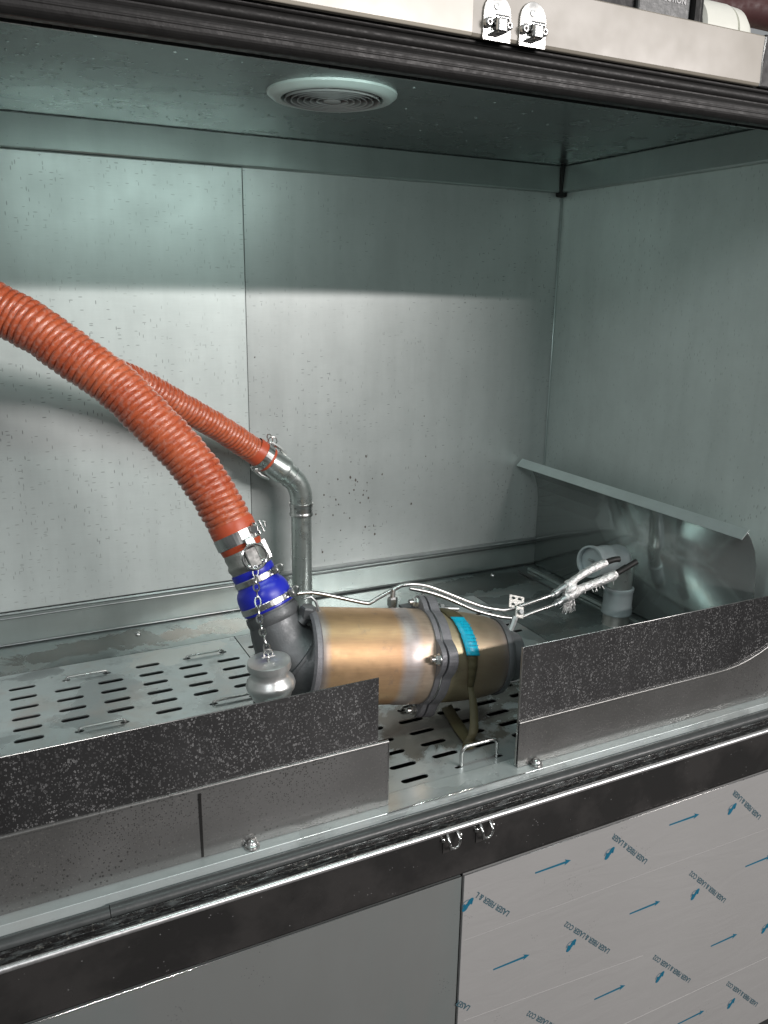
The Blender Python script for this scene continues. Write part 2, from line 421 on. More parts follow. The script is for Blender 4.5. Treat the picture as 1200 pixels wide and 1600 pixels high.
def spline(pts, n=12):
    pts = [V(p) for p in pts]; out = []
    for i in range(len(pts)-1):
        a, b, c, d = pts[max(i-1, 0)], pts[i], pts[i+1], pts[min(i+2, len(pts)-1)]
        for k in range(n):
            t = k/n; out.append(.5*((2*b)+(c-a)*t+(2*a-5*b+4*c-d)*t*t+(3*b-a-3*c+d)*t**3))
    out.append(pts[-1]); return out
def resample(pts, step):
    L = [0]
    for i in range(1, len(pts)): L.append(L[-1]+(pts[i]-pts[i-1]).length)
    n = max(2, int(L[-1]/step)); out = []; j = 0
    for k in range(n+1):
        s_ = L[-1]*k/n
        while j < len(L)-2 and L[j+1] < s_: j += 1
        t = (s_-L[j])/max(1e-9, L[j+1]-L[j]); out.append(pts[j].lerp(pts[j+1], t))
    return out, L[-1]

# ------------------------------------------------------------ setting: room and cabinet shell
XL, XR, YB, YF, ZD, ZC = -.75, 1.216, 1.571, .778, .85, 1.77
struct = lambda n, mb, mt, **k: obj(n, mb, mt, kind='structure', **k)
struct('floor', MB().box((-6, -4.2, -.1), (6, 2.2, 0)), 'concrete')
struct('room_wall', MB().box((-6, -4.3, 0), (6, -4.2, 2.9)), 'room_paint')

cab = thing('washing_cabinet', 'galvanised parts washing cabinet with cream hood front and grey lower doors', 'cabinet', (.3, 1.1, 0))
obj('back_panel', MB().box((XL, YB, .60), (XR+.02, YB+.01, ZC+.01)), 'galv_back', cab)
obj('back_panel', MB().box((XL+.02, YB-.010, .9195), (.7325*1-.2555+0.0, YB-.002, 1.7135), .0018), 'galv_door', cab)['label'] = 'brighter raised left back panel'
obj('panel_gap', MB().box((.4768, YB-.0035, .9195), (.4796, YB-.0005, 1.7135)), 'black', cab)
obj('side_panel', MB().box((XR, YF+.012, .60), (XR+.012, YB, ZC+.01)), 'galv_side', cab)
obj('side_panel', MB().box((XL-.012, YF+.012, .60), (XL, YB, ZC+.01)), 'galv_side', cab)
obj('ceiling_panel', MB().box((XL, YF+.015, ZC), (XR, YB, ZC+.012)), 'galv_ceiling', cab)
# moulding under the ceiling, back and right, with dark corner gap
obj('ceiling_moulding', MB().extrude([(YB-.001, 1.7145), (YB-.014, 1.7150), (YB-.016, 1.7175), (YB-.012, 1.768), (YB-.001, 1.769)], XL, XR-.020, True), 'galv_trim', cab)
obj('ceiling_moulding', MB().extrude([(XR-.001, 1.7145), (XR-.014, 1.7150), (XR-.016, 1.7175), (XR-.012, 1.768), (XR-.001, 1.769)], YF+.03, YB-.020, True, axis='y'), 'galv_trim', cab)
obj('corner_gap', MB().box((XR-.022, YB-.020, 1.706), (XR-.002, YB-.002, 1.768), .003), 'rubber', cab)
# corner bead between back and side
obj('corner_seam', MB().tube([(XR-.0025, YB-.0025, .92), (XR-.0025, YB-.0025, 1.706)], .0014, 8), 'galv_light', cab)
# tank liner rim: back and right
obj('tank_rim', MB().extrude([(YB-.001, .9185), (YB-.011, .9175), (YB-.013, .915), (YB-.011, .9125), (YB-.001, .9115)], XL, XR-.004, True), 'steel_dull', cab)
obj('tank_liner', MB().box((XL, YB-.006, .853), (XR-.003, YB-.001, .911)), 'galv_trim', cab)
obj('rim_bead', MB().tube([(XL, YB-.016, .9085), (XR-.010, YB-.016, .9085)], .0022, 8), 'steel_dull', cab)
obj('tank_rim', MB().extrude([(XR-.002, .9185), (XR-.013, .9165), (XR-.013, .9125), (XR-.002, .911)], 1.535, YB-.014, True, axis='y'), 'steel_dull', cab)
obj('floor_bead', MB().tube([(XL, YB-.008, .8535), (XR-.004, YB-.008, .8530)], .0018, 8), 'steel_dull', cab)
# tank floor: rear strip, right field, with the open basin below the plates
obj('tank_floor', MB().box((XL, 1.4385, .846), (XR, YB-.001, .850)), 'galv_floor', cab)
obj('tank_floor', MB().box((.9445, .853, .846), (XR-.001, 1.4375, .850)), 'galv_floor', cab)
obj('floor_strip', MB().box((1.155, .86, .8505), (1.165, 1.53, .857), .001), 'galv_trim', cab)
obj('floor_strip', MB().box((1.125, 1.30, .8505), (1.129, 1.53, .8535), .001), 'rubber_grey', cab)
obj('tank_basin', MB().box((XL, .79, .62), (XR, YB, .63)), 'black', cab)
obj('tank_basin', MB().box((XL, .853, .64), (XR, .857, .838)), 'black', cab)

# lintel: black gasket stack and cream fascia
obj('hood_gasket', MB().extrude([(.782, 1.744), (.800, 1.7435), (.802, 1.768), (.782, 1.768)], XL, 1.45, True), 'black', cab)
obj('hood_gasket', MB().extrude([(.7770, 1.7100), (.7765, 1.7215), (.7800, 1.7255), (.7970, 1.7255), (.7970, 1.7060), (.7815, 1.7050)], XL, 1.45, True), 'rubber', cab, bevel=.0022)
for y, z, r in ((.7785, 1.7165, .0022), (.786, 1.7345, .0058), (.784, 1.7425, .0028)):
    pr = [(y+math.cos(a*PI/8)*r, z+math.sin(a*PI/8)*r) for a in range(16)]
    mb = MB().extrude(pr, XL, 1.45, True, True); obj('hood_gasket', mb, 'rubber', cab)
obj('hood_gasket', MB().extrude([(.7800, 1.722), (.7835, 1.728), (.7835, 1.738), (.798, 1.744), (.798, 1.716), (.79, 1.712)], XL, 1.45, True), 'rubber', cab)
fas = obj('hood_fascia', MB().extrude([(.7755, 1.7995), (.7748, 1.798), (.7748, 1.7480), (.7760, 1.7450), (.7795, 1.7440), (.7795, 1.7985)], .4755, .8820, True), 'cream_dim', cab, bevel=.0008)
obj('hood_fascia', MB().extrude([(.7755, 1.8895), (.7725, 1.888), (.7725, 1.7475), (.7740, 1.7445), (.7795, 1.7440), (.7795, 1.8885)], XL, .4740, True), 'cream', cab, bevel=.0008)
obj('fascia_return', MB().box((.4755, .7800, 1.7955), (.882, .95, 1.7990)), 'cream', cab)
obj('fascia_edge', MB().tube([(.8835, .7755, 1.745), (.8832, .775, 1.76), (.8820, .7755, 1.772), (.8835, .775, 1.798)], .0016, 8), 'chrome', cab)
obj('hood_end', MB().box((.8855, .7765, 1.7445), (1.45, .80, 1.8020), .002), 'black_plastic', cab)
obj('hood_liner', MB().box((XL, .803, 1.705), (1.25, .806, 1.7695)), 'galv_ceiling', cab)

# front lip, gasket, channel, chrome edge, band
obj('front_lip', MB().extrude([(.8520, .8515), (.8520, .8475), (.8165, .8475), (.8120, .836), (.8098, .836), (.8138, .8515)], XL, 1.30, True), 'galv_lip', cab, bevel=.0004)
obj('lip_edge', MB().tube([(.418, .8132, .8522), (.633, .8132, .8522)], .0009, 6), 'chrome', cab)
pr = lambda y, z, r: [(y+math.cos(a*PI/10)*r, z+math.sin(a*PI/10)*r*.85) for a in range(20)]
obj('tank_gasket', MB().extrude(pr(.8010, .8385, .0078), XL, .0720, True, True), 'rubber_grey', cab)
obj('tank_gasket', MB().extrude(pr(.8015, .8390, .0085), .0728, 1.45, True, True), 'rubber_grey', cab)
obj('gasket_tray', MB().box((XL, .786, .818), (1.45, .8125, .8295)), 'black', cab)
obj('gasket_channel', MB().extrude([(.7925, .830), (.7925, .8385), (.7905, .8385), (.7895, .8315), (.7780, .8300), (.7780, .8270), (.7925, .8270)], XL, 1.45, True), 'debris', cab, bevel=.0004)
obj('chrome_edge', MB().tube([(XL, .7775, .8285), (1.45, .7775, .8285)], .0038, 16), 'edge', cab)
obj('front_band', MB().box((XL, .7785, .7535), (1.45, .785, .8270), .0006), 'band', cab)
obj('front_reveal', MB().box((XL, .783, .30), (1.45, .79, .7520)), 'black', cab)
obj('front_jamb', MB().box((XR-.001, .785, .838), (XR+.05, .802, 1.71), .003), 'rubber', cab)
dl = obj('cabinet_door', MB().box((XL, .7765, .20), (.5115, .7815, .7505), .0006), 'door', cab)
dr = obj('cabinet_door', MB().box((.5145, .7745, .20), (1.45, .7800, .7520), .0006), 'film', cab)
dr['label'] = 'door still covered by printed protective film'
obj('door_edge', MB().tube([(XL, .7765, .7512), (.511, .7765, .7512)], .0008, 6), 'chrome', dl)
obj('door_edge', MB().tube([(.515, .7745, .7526), (1.45, .7745, .7526)], .0006, 6), 'steel', dr)
for z0, z1, a, b in ((.647, .6376, .518, 1.12), (.508, .483, .525, .86), (.362, .352, .52, 1.2)):
    obj('film_crease', MB().tube([(a, .7744, z0), ((a+b)/2, .7744, (z0+z1)/2+.0006), (b, .7744, z1)], .00028, 5), 'film', dr)

# prints on the film
YP = .7742
def fp(x, z, d=0): return V((x, YP-d, z))
def arrow(x, z, L=.0625):
    t = .0013
    return MB().add([fp(x, z-t), fp(x+L*.86, z-t*1.4), fp(x+L*.86, z+t*1.4), fp(x, z+t)], [[0, 1, 2, 3]]).add([fp(x+L*.82, z-.0048), fp(x+L, z+.0003), fp(x+L*.82, z+.0052), fp(x+L*.87, z)], [[0, 1, 2, 3]])
def logo(x, z):
    mb = MB()
    for (cx, cz, a, rx, rz) in ((.004, .004, .8, .0066, .0038), (-.0035, -.0035, .9, .0064, .0040), (0, 0, -.6, .0035, .0018), (-.0055, .0005, 1.5, .003, .0013), (.0065, .0015, 1.4, .003, .0012)):
        n = 10; ps = []
        for k in range(n):
            t = 2*PI*k/n; u, v = math.cos(t)*rx, math.sin(t)*rz
            ps.append(fp(x+cx+u*math.cos(a)-v*math.sin(a), z+cz+u*math.sin(a)+v*math.cos(a), .00005*len(mb.f)))
        mb.add(ps, [list(range(n))])
    mb.add([fp(x+math.cos(t*PI/8)*(.0095 if t < 16 else .009), z-.001+math.sin(t*PI/8)*.0095, .0003) for t in range(2, 9)] + [fp(x+math.cos(t*PI/8)*.0088, z-.001+math.sin(t*PI/8)*.0088, .0003) for t in range(8, 1, -1)], [list(range(14))])
    return mb
rows = [(.7165, [.632, .8835, 1.134]), (.5772, [.5704, .8214, 1.0745]), (.4384, [.5150, .7666, 1.0173]), (.2998, [.7090, .9618, 1.21])]
for z, xs in rows:
    for x in xs: obj('printed_arrow', arrow(x, z), 'print_blue', dr)
for z, xs in [(.7040, [.5215, .7669, 1.0203]), (.5625, [.7092, .9611, 1.213]), (.4225, [.652, .9044, 1.1524]), (.2850, [.841, 1.0922])]:
    for x in xs: obj('printed_emblem', logo(x, z), 'print_blue', dr)
FULL = 'LASER FIBER & LASER CO2'
for x, z, t in [(.5932, .6661, 'LASER FIBER & L'), (.8466, .6662, 'LASER FIBER & LASER'), (1.0946, .6690, 'LASER FIBER & LASER'), (.7891, .5234, FULL), (1.0384, .5256, FULL), (.5357, .5289, 'LASER'), (.7320, .3865, FULL), (.9797, .3865, FULL), (.922, .2500, FULL), (1.1676, .2526, FULL)]:
    ang = math.radians(136.5 if z > .3 else 136)
    if t == 'LASER' or x == .5932: ang = math.radians(136.5)
    # flat lettering on the door face: local x runs up-left, local y turned with it
    xd = V((math.cos(ang), 0, math.sin(ang))); yd = V((-math.sin(ang), 0, math.cos(ang))); zd = V((0, -1, 0))
    M4 = Matrix((xd, yd, zd)).transposed().to_4x4(); M4.translation = V((x, YP, z))
    obj('printed_text', text_mb(t, .0118, M4, .00005, sx=.93), 'print_grey', dr)

dr_ = MB()
rnd = random.Random(3)
for i in range(150):
    x = rnd.uniform(-.05, .40) if i < 115 else rnd.uniform(.4, 1.1); y = rnd.uniform(1.0, 1.5); q = rnd.uniform(.0010, .0026)
    dr_.lathe([(0, q), (.0006, q*.8), (.0010, 0)], (x, y, ZC-.0001), (0, 0, -1), 8)
obj('water_drops', dr_, 'drop', cab)['kind'] = 'stuff'
dr_ = MB()
for i in range(60):
    x = rnd.gauss(.70, .055); z = rnd.gauss(1.06, .055)
    if i > 42: x = rnd.uniform(.1, 1.1); z = rnd.uniform(.95, 1.6)
    q = rnd.uniform(.0008, .0026) if i < 43 else rnd.uniform(.0006, .0015)
    n_ = 9; dr_.add([(x+math.cos(2*PI*k/n_)*q*rnd.uniform(.7, 1.2), YB-.0004, z+math.sin(2*PI*k/n_)*q*rnd.uniform(.9, 1.6)) for k in range(n_)], [list(range(n_))])
obj('dirt_splashes', dr_, 'soot', cab)['kind'] = 'stuff'

# ------------------------------------------------------------ perforated plates
yb = [1.378, 1.342, 1.306, 1.270, 1.235, 1.200]; yf = [1.047, 1.012, .976, .941, .906, .870]
def plate_loops(x0, x1, y0, y1, k0, pitch, rowset):
    loops = [[(x0, y0), (x1, y0), (x1, y1), (x0, y1)]]
    hs = []
    for k in range(-12, 20):
        x = k0 + k*pitch
        if x < x0+.004 or x+.042 > x1-.004: continue
        rr = rowset if k % 3 == 0 else rowset[1:5]
        for y in rr: loops.append(slot(x, x+.042, y))
        if k % 3 == 1 and x+pitch+.042 < x1:
            xa, xb = x+.021, x+pitch+.021
            for y in (rowset[0]-.001, rowset[5]-.008 if rowset is yb else rowset[5]-.001):
                loops.append(slot(xa-.006, xa+.008, y, .0035)); loops.append(slot(xb-.008, xb+.006, y, .0035)); hs.append((xa, xb, y))
    return loops, hs
def u_handle(xa, xb, y, h, r=.0030):
    q = min(.010, h)
    pts = [(xa, y, .835), (xa, y, ZD+h-q)] + [(xa+q*(1-math.cos(a)), y, ZD+h-q+q*math.sin(a)) for a in (.4, .8, 1.2, PI/2)]
    pts += [(xb-q*(1-math.cos(a)), y, ZD+h-q+q*math.sin(a)) for a in (PI/2, 1.2, .8, .4)] + [(xb, y, ZD+h-q), (xb, y, .835)]
    return MB().tube(pts, r, 10)
plates = [(-.70, .3965, 1.141, 1.437, -.004, .0685, yb, 'slotted steel plate at rear left beside the dust cap and hose elbow'),
          (.3985, .9425, 1.141, 1.437, -.004, .0685, yb, 'slotted steel plate behind the bronze filter canister'),
          (-.70, .2985, .853, 1.139, .467, .0695, yf, 'slotted steel plate in front left behind the long splash guard'),
          (.3005, .9425, .853, 1.139, .467, .0695, yf, 'slotted steel plate in the gap between the two splash guards, upright wire handle')]
for i, (x0, x1, y0, y1, k0, pt, rs, lab) in enumerate(plates):
    lp, hs = plate_loops(x0, x1, y0, y1, k0, pt, rs)
    t = thing('perforated_plate', lab, 'grate plate', ((x0+x1)/2, (y0+y1)/2, .847), 'slotted floor plates in the tank')
    obj('slotted_sheet', curve_mesh('p', lp, .0018, ZD-.0009), 'plate', t)
    for xa, xb, y in hs:
        up = i >= 2
        hh = .030 if up and (abs((xa+xb)/2-.5915) < .03 or xb < .06) and y < .9 or (up and xb < .06 and y > 1) else .0065
        if up and y > 1 and xb > .3: hh = .007
        if hh > .02: xa += .005; xb -= .005
        obj('wire_handle', u_handle(xa, xb, y, hh if hh > .01 else .0052, .0028 if hh > .01 else .0022), 'steel', t)

# little dome nuts
def dome_nut(name, loc, label, r=.0085):
    t = thing(name, label, 'nut', loc, 'dome nuts on the tank lip')
    x, y, z = loc
    obj('washer', MB().lathe([(0, 0), (0, r*1.15), (.0016, r*1.1), (.0018, 0)], loc, (0, 0, 1), 20), 'steel', t)
    obj('cap', MB().lathe([(.0018, 0), (.0018, r*.92), (.0042, r*.92), (.0048, r*.78), (.0072, r*.66), (.0090, r*.40), (.0098, 0)], loc, (0, 0, 1), 16), 'steel', t)
    return t
n0 = dome_nut('dome_nut', (.241, .8245, .8517), 'dome nut on the lip in front of the long left splash guard')
dup(n0, (.660-.241, 0, 0), 'dome nut at the lower left corner of the right splash guard')
dup(n0, (1.155-.241, .006, 0), 'dome nut on the lip at the far right end of the right splash guard')
s0 = tag(obj('floor_screw', MB().lathe([(0, 0), (0, .006), (.002, .0055), (.004, .003), (.0042, 0)], (.232, 1.525, .850), (0, 0, 1), 14), 'steel'), 'small screw head on the stained rear floor strip left of the hoses', 'screw')
s1 = s0.copy(); C.objects.link(s1); s1.location = (.825, .008, 0); s1['label'] = 'small screw head on the rear floor strip near the back right corner'

# ------------------------------------------------------------ splash guards
def guard(label, x0, x1, xlow, curve):
    t = thing('splash_guard', label, 'splash guard', ((x0+x1)/2, .834, .8515), 'polished splash guards standing on the front lip')
    obj('upper_sheet', MB().box((x0, .8335, .853), (x1, .8350, 1.0340)), 'mirror', t)
    obj('top_edge', MB().tube([(x0, .8342, 1.0342), (x1, .8342, 1.0342)], .0007, 6), 'steel', t)
    # added strip and bead stand in for the guard's reflection of lip and gasket
    n = 24; top = []; xe = xlow
    for i in range(n+1):
        x = x0 + (xe-x0)*i/n; z = curve(x); top.append((x, z))
    mb = MB(); vs = []
    for x, z in top: vs += [(x, .8300, .8520), (x, .8312, z)]
    mb.add(vs, [[2*i, 2*i+2, 2*i+3, 2*i+1] for i in range(n)])
    obj('reflection_strip', mb, 'splash_reflection', t, thick=.0012)
    obj('reflection_bead', MB().tube([(x, .8322, z+.0020) for x, z in top], .0028, 10), 'splash_reflection', t)
    return t
g1 = guard('long speckled mirror steel splash guard along the left front of the tank', XL+.02, .4125, .4265, lambda x: .941)
g2 = guard('shorter speckled mirror steel splash guard at the right front of the tank', .631, 1.205, 1.203, lambda x: .918 + .060*max(0, (x-1.02)/.17)**2.0)
obj('sheet_seam', MB().box((.181, .8290, .853), (.184, .8298, .938)), 'rubber', g1)
obj('edge_trim', MB().box((.6298, .8325, .8530), (.6312, .8360, 1.0345), .0004), 'steel', g2)
obj('edge_trim', MB().box((.4258, .8296, .8522), (.4272, .8320, .9440), .0004), 'steel', g1)

# deflector on the right wall
t = thing('wall_deflector', 'flared sheet metal deflector with pale folded top edge on the right wall', 'deflector', (1.2, 1.25, .86))
obj('sheet', MB().extrude([(1.185, .8585), (1.185, 1.020), (1.1815, 1.050), (1.172, 1.078), (1.159, 1.100), (1.1440, 1.1185)], .918, 1.545, axis='y', smooth=True), 'galv_gloss', t, thick=.0012)
obj('folded_edge', MB().extrude([(1.1440, 1.1203), (1.1285, 1.1050)], .912, 1.562, axis='y'), 'galv_light', t, thick=.0015)

# rod at the right end of the tank lip
t = thing('chrome_rod', 'short bright rod end beside the right splash guard', 'rod', (1.175, .862, .868))
obj('rod', MB().tube([(1.172, .868, .868), (1.214, .868, .868)], .0055, 14), 'chrome', t)
obj('collar', MB().tube([(1.166, .868, .868), (1.173, .868, .868)], .0075, 14), 'rubber', t)

# ------------------------------------------------------------ round vent in the ceiling
vc = V((.497, 1.183, ZC))
t = thing('ceiling_vent', 'round white ceiling vent with dark concentric louvres', 'vent', vc)
obj('rim', MB().lathe([(0, .093), (-.003, .0925), (-.008, .086), (-.010, .078), (-.009, .073), (-.002, .071), (0, .071)], vc, (0, 0, 1), 64), 'vent_white', t)
obj('recess', MB().lathe([(-.0005, .0001), (-.0005, .071)], vc, (0, 0, 1), 48), 'black', t)
for r in (.0650, .0560, .0470, .0380, .0290, .0200):
    obj('louvre_ring', MB().lathe([(-.002, r-.0006), (-.011, r+.0018), (-.0115, r+.0032), (-.003, r+.0008)], vc, (0, 0, 1), 48, close=True), 'vent_grey', t)
obj('hub', MB().lathe([(-.002, .013), (-.011, .0125), (-.012, .010), (-.012, .0001)], vc, (0, 0, 1), 32), 'vent_grey', t)

# ------------------------------------------------------------ latch strikers above, hooks below
def latch(x, z, label):
    t = thing('latch_plate', label, 'latch', (x, .7748, z), 'chrome latch plates on the cream fascia')
    y = .7744; w2 = .0165; ps = [(x-w2, z-.0185), (x+w2, z-.0185)] + [(x+w2*math.cos(a*PI/12), z+.006+w2*1.05*math.sin(a*PI/12)) for a in range(13)]
    n = len(ps); mb = MB().add([(p, y, q) for p, q in ps]+[(p, y-.0016, q) for p, q in ps], [list(range(n)), list(range(n, 2*n))[::-1]] + [[i, (i+1) % n, n+(i+1) % n, n+i] for i in range(n)])
    obj('plate', mb, 'chrome', t, bevel=.0004)
    obj('hook_block', MB().box((x-.0065, y-.0125, z-.013), (x+.0065, y-.0016, z+.001), .0022), 'chrome', t)
    obj('hook_block', MB().tube([(x-.0085, y-.008, z+.001), (x+.0085, y-.008, z+.001)], .0028, 12), 'chrome', t)
    for s_ in (-1, 1):
        st = obj('stud', MB().lathe([(0, .0048), (.004, .0045), (.0055, .003), (.0055, 0)], (x+s_*.0118, y-.0016, z-.0035), (0, -1, 0), 18), 'chrome', t)
        obj('socket', MB().lathe([(0, .0017), (.0003, .0017), (.0003, 0)], (x+s_*.0118, y-.0072, z-.0035), (0, -1, 0), 6), 'black', st)
    obj('screw', MB().lathe([(0, .0032), (.0012, .0030), (.0016, 0)], (x-.001, y-.0016, z+.0125), (0, -1, 0), 16), 'steel_dull', t)
    return t
l0 = latch(.503, 1.7615, 'chrome latch plate on the cream fascia, nearest the vertical joint')
dup(l0, (.0435, 0, 0), 'chrome latch plate on the cream fascia, right one of the pair')
def hook(x, z, label):
    t = thing('latch_hook', label, 'hook', (x, .778, z), 'latch hooks on the black front band')
    y = .7784
    obj('plate', MB().box((x-.0125, y-.0012, z-.021), (x+.0125, y+.0002, z+.0075), .0004), 'band', t)
    pts = [(x-.0075, y-.002, z+.007), (x-.0078, y-.009, z+.001)] + [(x+.0078*math.cos(a), y-.010, z-.001+.0095*math.sin(a)) for a in [PI+PI*i/8 for i in range(9)]] + [(x+.0078, y-.009, z+.001), (x+.0075, y-.002, z+.007)]
    obj('loop', MB().tube(pts, .0019, 10), 'chrome', t)
    for s_ in (-1, 1): obj('stud', MB().lathe([(0, .0034), (.003, .0032), (.0045, .0018), (.0048, 0)], (x+s_*.0128, y, z+.0000), (0, -1, 0), 14), 'chrome', t)
    obj('screw', MB().lathe([(0, .0026), (.0018, .0022), (.0024, 0)], (x, y-.001, z-.0165), (0, -1, 0), 12), 'chrome', t)
    return t
h0 = hook(.4935, .8165, 'chrome latch hook on the black front band, above the door gap side, left one')
h0['label'] = 'small chrome latch hook on the black band, farther left of the two'
dup(h0, (.0505, 0, 0), 'small chrome latch hook on the black band, nearer the filmed door')

# ------------------------------------------------------------ things on top of the hood
ZT = 1.7995
t = thing('black_case', 'black case with white lettering lying on the hood top', 'case', (.84, .93, ZT))
obj('body', MB().box((.715, .905, ZT), (.8880, 1.02, 1.96), .006), 'black_plastic', t)
obj('side_fold', MB().box((.8880, .897, ZT), (.9060, 1.02, 1.94), .008), 'rubber', t)
obj('front_pocket', MB().box((.792, .898, ZT), (.880, .905, 1.95), .003), 'rubber_grey', t)
M4 = Matrix((V((1, 0, 0)), V((0, 0, 1)), V((0, -1, 0)))).transposed().to_4x4(); M4.translation = V((.806, .8975, 1.862))
obj('lettering', text_mb('PROTECTION', .0105, M4, .0002), 'letter', t)
t = thing('white_bottle', 'white bottle lying on the hood top beside the black case', 'bottle', (.96, .93, ZT))
obj('body', MB().lathe([(0, .0), (0, .040), (.004, .045), (.06, .045), (.064, .040), (.064, 0)], (.9115, .945, ZT+.045), (1, 0, 0), 40), 'white', t)
obj('neck', MB().lathe([(0, .0), (0, .044), (.018, .043), (.030, .036), (.036, .022), (.037, 0)], (.9765, .945, ZT+.045), (1, 0, 0), 40), 'white', t)
tag(obj('cloth_roll', MB().tube(spline([(.96, .99, 1.905), (1.02, .98, 1.900), (1.08, .975, 1.906), (1.3, .97, 1.90)]), .022, 16), 'fabric_red'), 'dark red and black roll above the white bottle on the hood', 'roll')
tag(obj('carton', MB().box((.985, .985, ZT), (1.35, 1.12, 1.876), .002), 'cream2'), 'cream carton under the dark roll at the top right', 'carton')

# ------------------------------------------------------------ rear pipe and rear hose
ax = V((-.78, -.05, .62)).normalized()
t = thing('standpipe', 'grey standpipe with bent top near the back wall joined to the thinner hose', 'pipe', (.562, 1.5, .85))
obj('upright', MB().tube([(.562, 1.5, .85), (.562, 1.5, 1.062)], .0205, 28), 'zinc', t)
obj('base_flange', MB().lathe([(0, 0), (0, .034), (.005, .033), (.006, .021)], (.562, 1.5, .8505), (0, 0, 1), 28), 'zinc', t)
obj('threaded_socket', MB().lathe([(0, .0205), (0, .0235), (.003, .0242), (.006, .0228), (.009, .0222), (.012, .0230), (.015, .0222), (.018, .0230), (.022, .0240), (.026, .0240), (.026, .0200)], (.562, 1.5, 1.060), (0, 0, 1), 32), 'steel', t)
el = spline([(.562, 1.5, 1.084), (.561, 1.5, 1.105), (.552, 1.499, 1.128), (.537, 1.498, 1.144), (.5215, 1.497, 1.157)], 6)
obj('bend', MB().tube(el, [.0225]*len(el), 28), 'zinc', t)
obj('bend_seam', MB().lathe([(0, .0226), (.001, .0237), (.003, .0237), (.004, .0226)], (.5405, 1.4985, 1.141), ax, 28), 'steel_dull', t)
c0 = V((.5215, 1.497, 1.157))
coup = obj('coupler', MB().lathe([(-.004, .022), (-.004, .0275), (.003, .0285), (.008, .0270), (.028, .0265), (.032, .0245), (.044, .0240), (.044, .0)], c0, ax, 32), 'zinc', t)
sidev = ax.cross(V((0, 1, 0))).normalized()
for s_ in (-1, 1):
    a_ = c0 + ax*.012 + sidev*s_*.028
    obj('cam_arm', MB().tube([a_, a_+ax*.018+sidev*s_*.004, a_+ax*.038+sidev*s_*.003, a_+ax*.045+sidev*s_*.001], [.0042, .0038, .0034, .003], 8), 'steel', coup)
obj('arm_ring', MB().ring(c0+ax*.052-sidev*.034, (0, 1, .2), .009, .0012, 24, 8), 'steel', coup)
obj('arm_ring', MB().ring(c0+ax*.060-sidev*.036, (1, .4, .2), .008, .0011, 24, 8), 'steel', coup)

def corrugated(pts, R, pitch, amp, seg=44, R1=None):
    path, L = resample(spline(pts, 14), pitch/7)
    n = len(path); R1 = R1 or R
    rad = [R + (R1-R)*i/(n-1) for i in range(n)]
    rn = [random.uniform(-.0006, .0006) for _ in range(600)]
    def mod(l, a, r):
        ph = l/pitch + a/(2*PI); k = int(ph); u = ph-k
        prof = abs(math.sin(PI*u))**.55
        return r - amp + amp*prof + rn[k % 600]*prof + .0004*math.sin(3*a+k*1.7)
    return MB().tube(path, rad, seg, True, mod), path
end2 = c0 + ax*.030
rear = [(-.30, 1.02, 1.62), (-.12, 1.17, 1.565), (.02, 1.28, 1.478), (.125, 1.35, 1.405), (.240, 1.40, 1.347), (.313, 1.43, 1.3015), (.387, 1.46, 1.2555), tuple(end2+ax*.045+V((-.004, 0, .001))), tuple(end2+ax*.030)]
mbh, _ = corrugated(rear, .0250, .0086, .0030)
t = thing('suction_hose', 'thinner ribbed orange hose running behind the thick one to the standpipe', 'hose', (.3, 1.42, 1.30), 'ribbed orange silicone hoses')
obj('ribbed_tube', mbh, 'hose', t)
obj('cuff', MB().lathe([(.006, .0250), (.006, .0262), (.012, .0264), (.040, .0268), (.044, .0258)], end2, ax, 32), 'cuff', t)
cl = obj('hose_clamp', MB().lathe([(.0125, .0266), (.0125, .0280), (.027, .0280), (.027, .0266)], end2, ax, 32, False), 'steel', t)
obj('clamp_screw', MB().box(*[(end2+ax*.018+sidev*.030+V(q)) for q in ((-.004, -.012, -.004), (.004, .010, .004))], .001), 'steel', cl)

# ------------------------------------------------------------ main hose with camlock
front = [(-.34, 1.17, 1.60), (-.20, 1.25, 1.572), (-.049, 1.301, 1.514), (.04, 1.283, 1.4665), (.086, 1.265, 1.4385), (.124, 1.247, 1.4075), (.178, 1.221, 1.364), (.219, 1.195, 1.317), (.261, 1.168, 1.265), (.290, 1.145, 1.217), (.308, 1.1275, 1.176), (.3145, 1.120, 1.160)]
mbh, pth = corrugated(front, .0372, .0096, .0031, 60, .0334)
t = thing('exhaust_hose', 'thick ribbed orange hose arching down to the blue coupling', 'hose', (.15, 1.23, 1.38), 'ribbed orange silicone hoses')
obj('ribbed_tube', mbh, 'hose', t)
KK = .88
A0 = V((.3145, 1.120, 1.160)); A1 = V((.352, 1.0775, 1.050)); ad = (A1-A0).normalized(); AL = (A1-A0).length
obj('cuff', MB().lathe([(-.012, (.0372)*KK), (-.006, (.0380)*KK), (.004, (.0375)*KK), (.010, (.0372)*KK), (.030, (.0345)*KK), (.032, (.0330)*KK)], A0, ad, 44), 'cuff', t)
cl = obj('hose_clamp', MB().lathe([(.004, (.0372)*KK), (.004, (.0386)*KK), (.022, (.0378)*KK), (.022, (.0362)*KK)], A0, ad, 44, False), 'steel', t)
cr = V((.80, -.52, .30)); cr = (cr - ad*cr.dot(ad)).normalized(); cu_ = ad.cross(cr)
p = A0 + ad*.010 + cr*.0365
obj('clamp_bolt', MB().tube([p-cu_*.016, p+cu_*.016], .0035, 10).hexa(p-cu_*.022, cu_, .0065, .006).hexa(p+cu_*.014, cu_, .0065, .006), 'steel', cl)
obj('clamp_lug', MB().tube([p-cu_*.010-ad*.008, p-cu_*.010+ad*.010], .0058, 12), 'chrome', cl)
obj('clamp_lug', MB().tube([p+cu_*.009-ad*.008, p+cu_*.009+ad*.010], .0058, 12), 'chrome', cl)
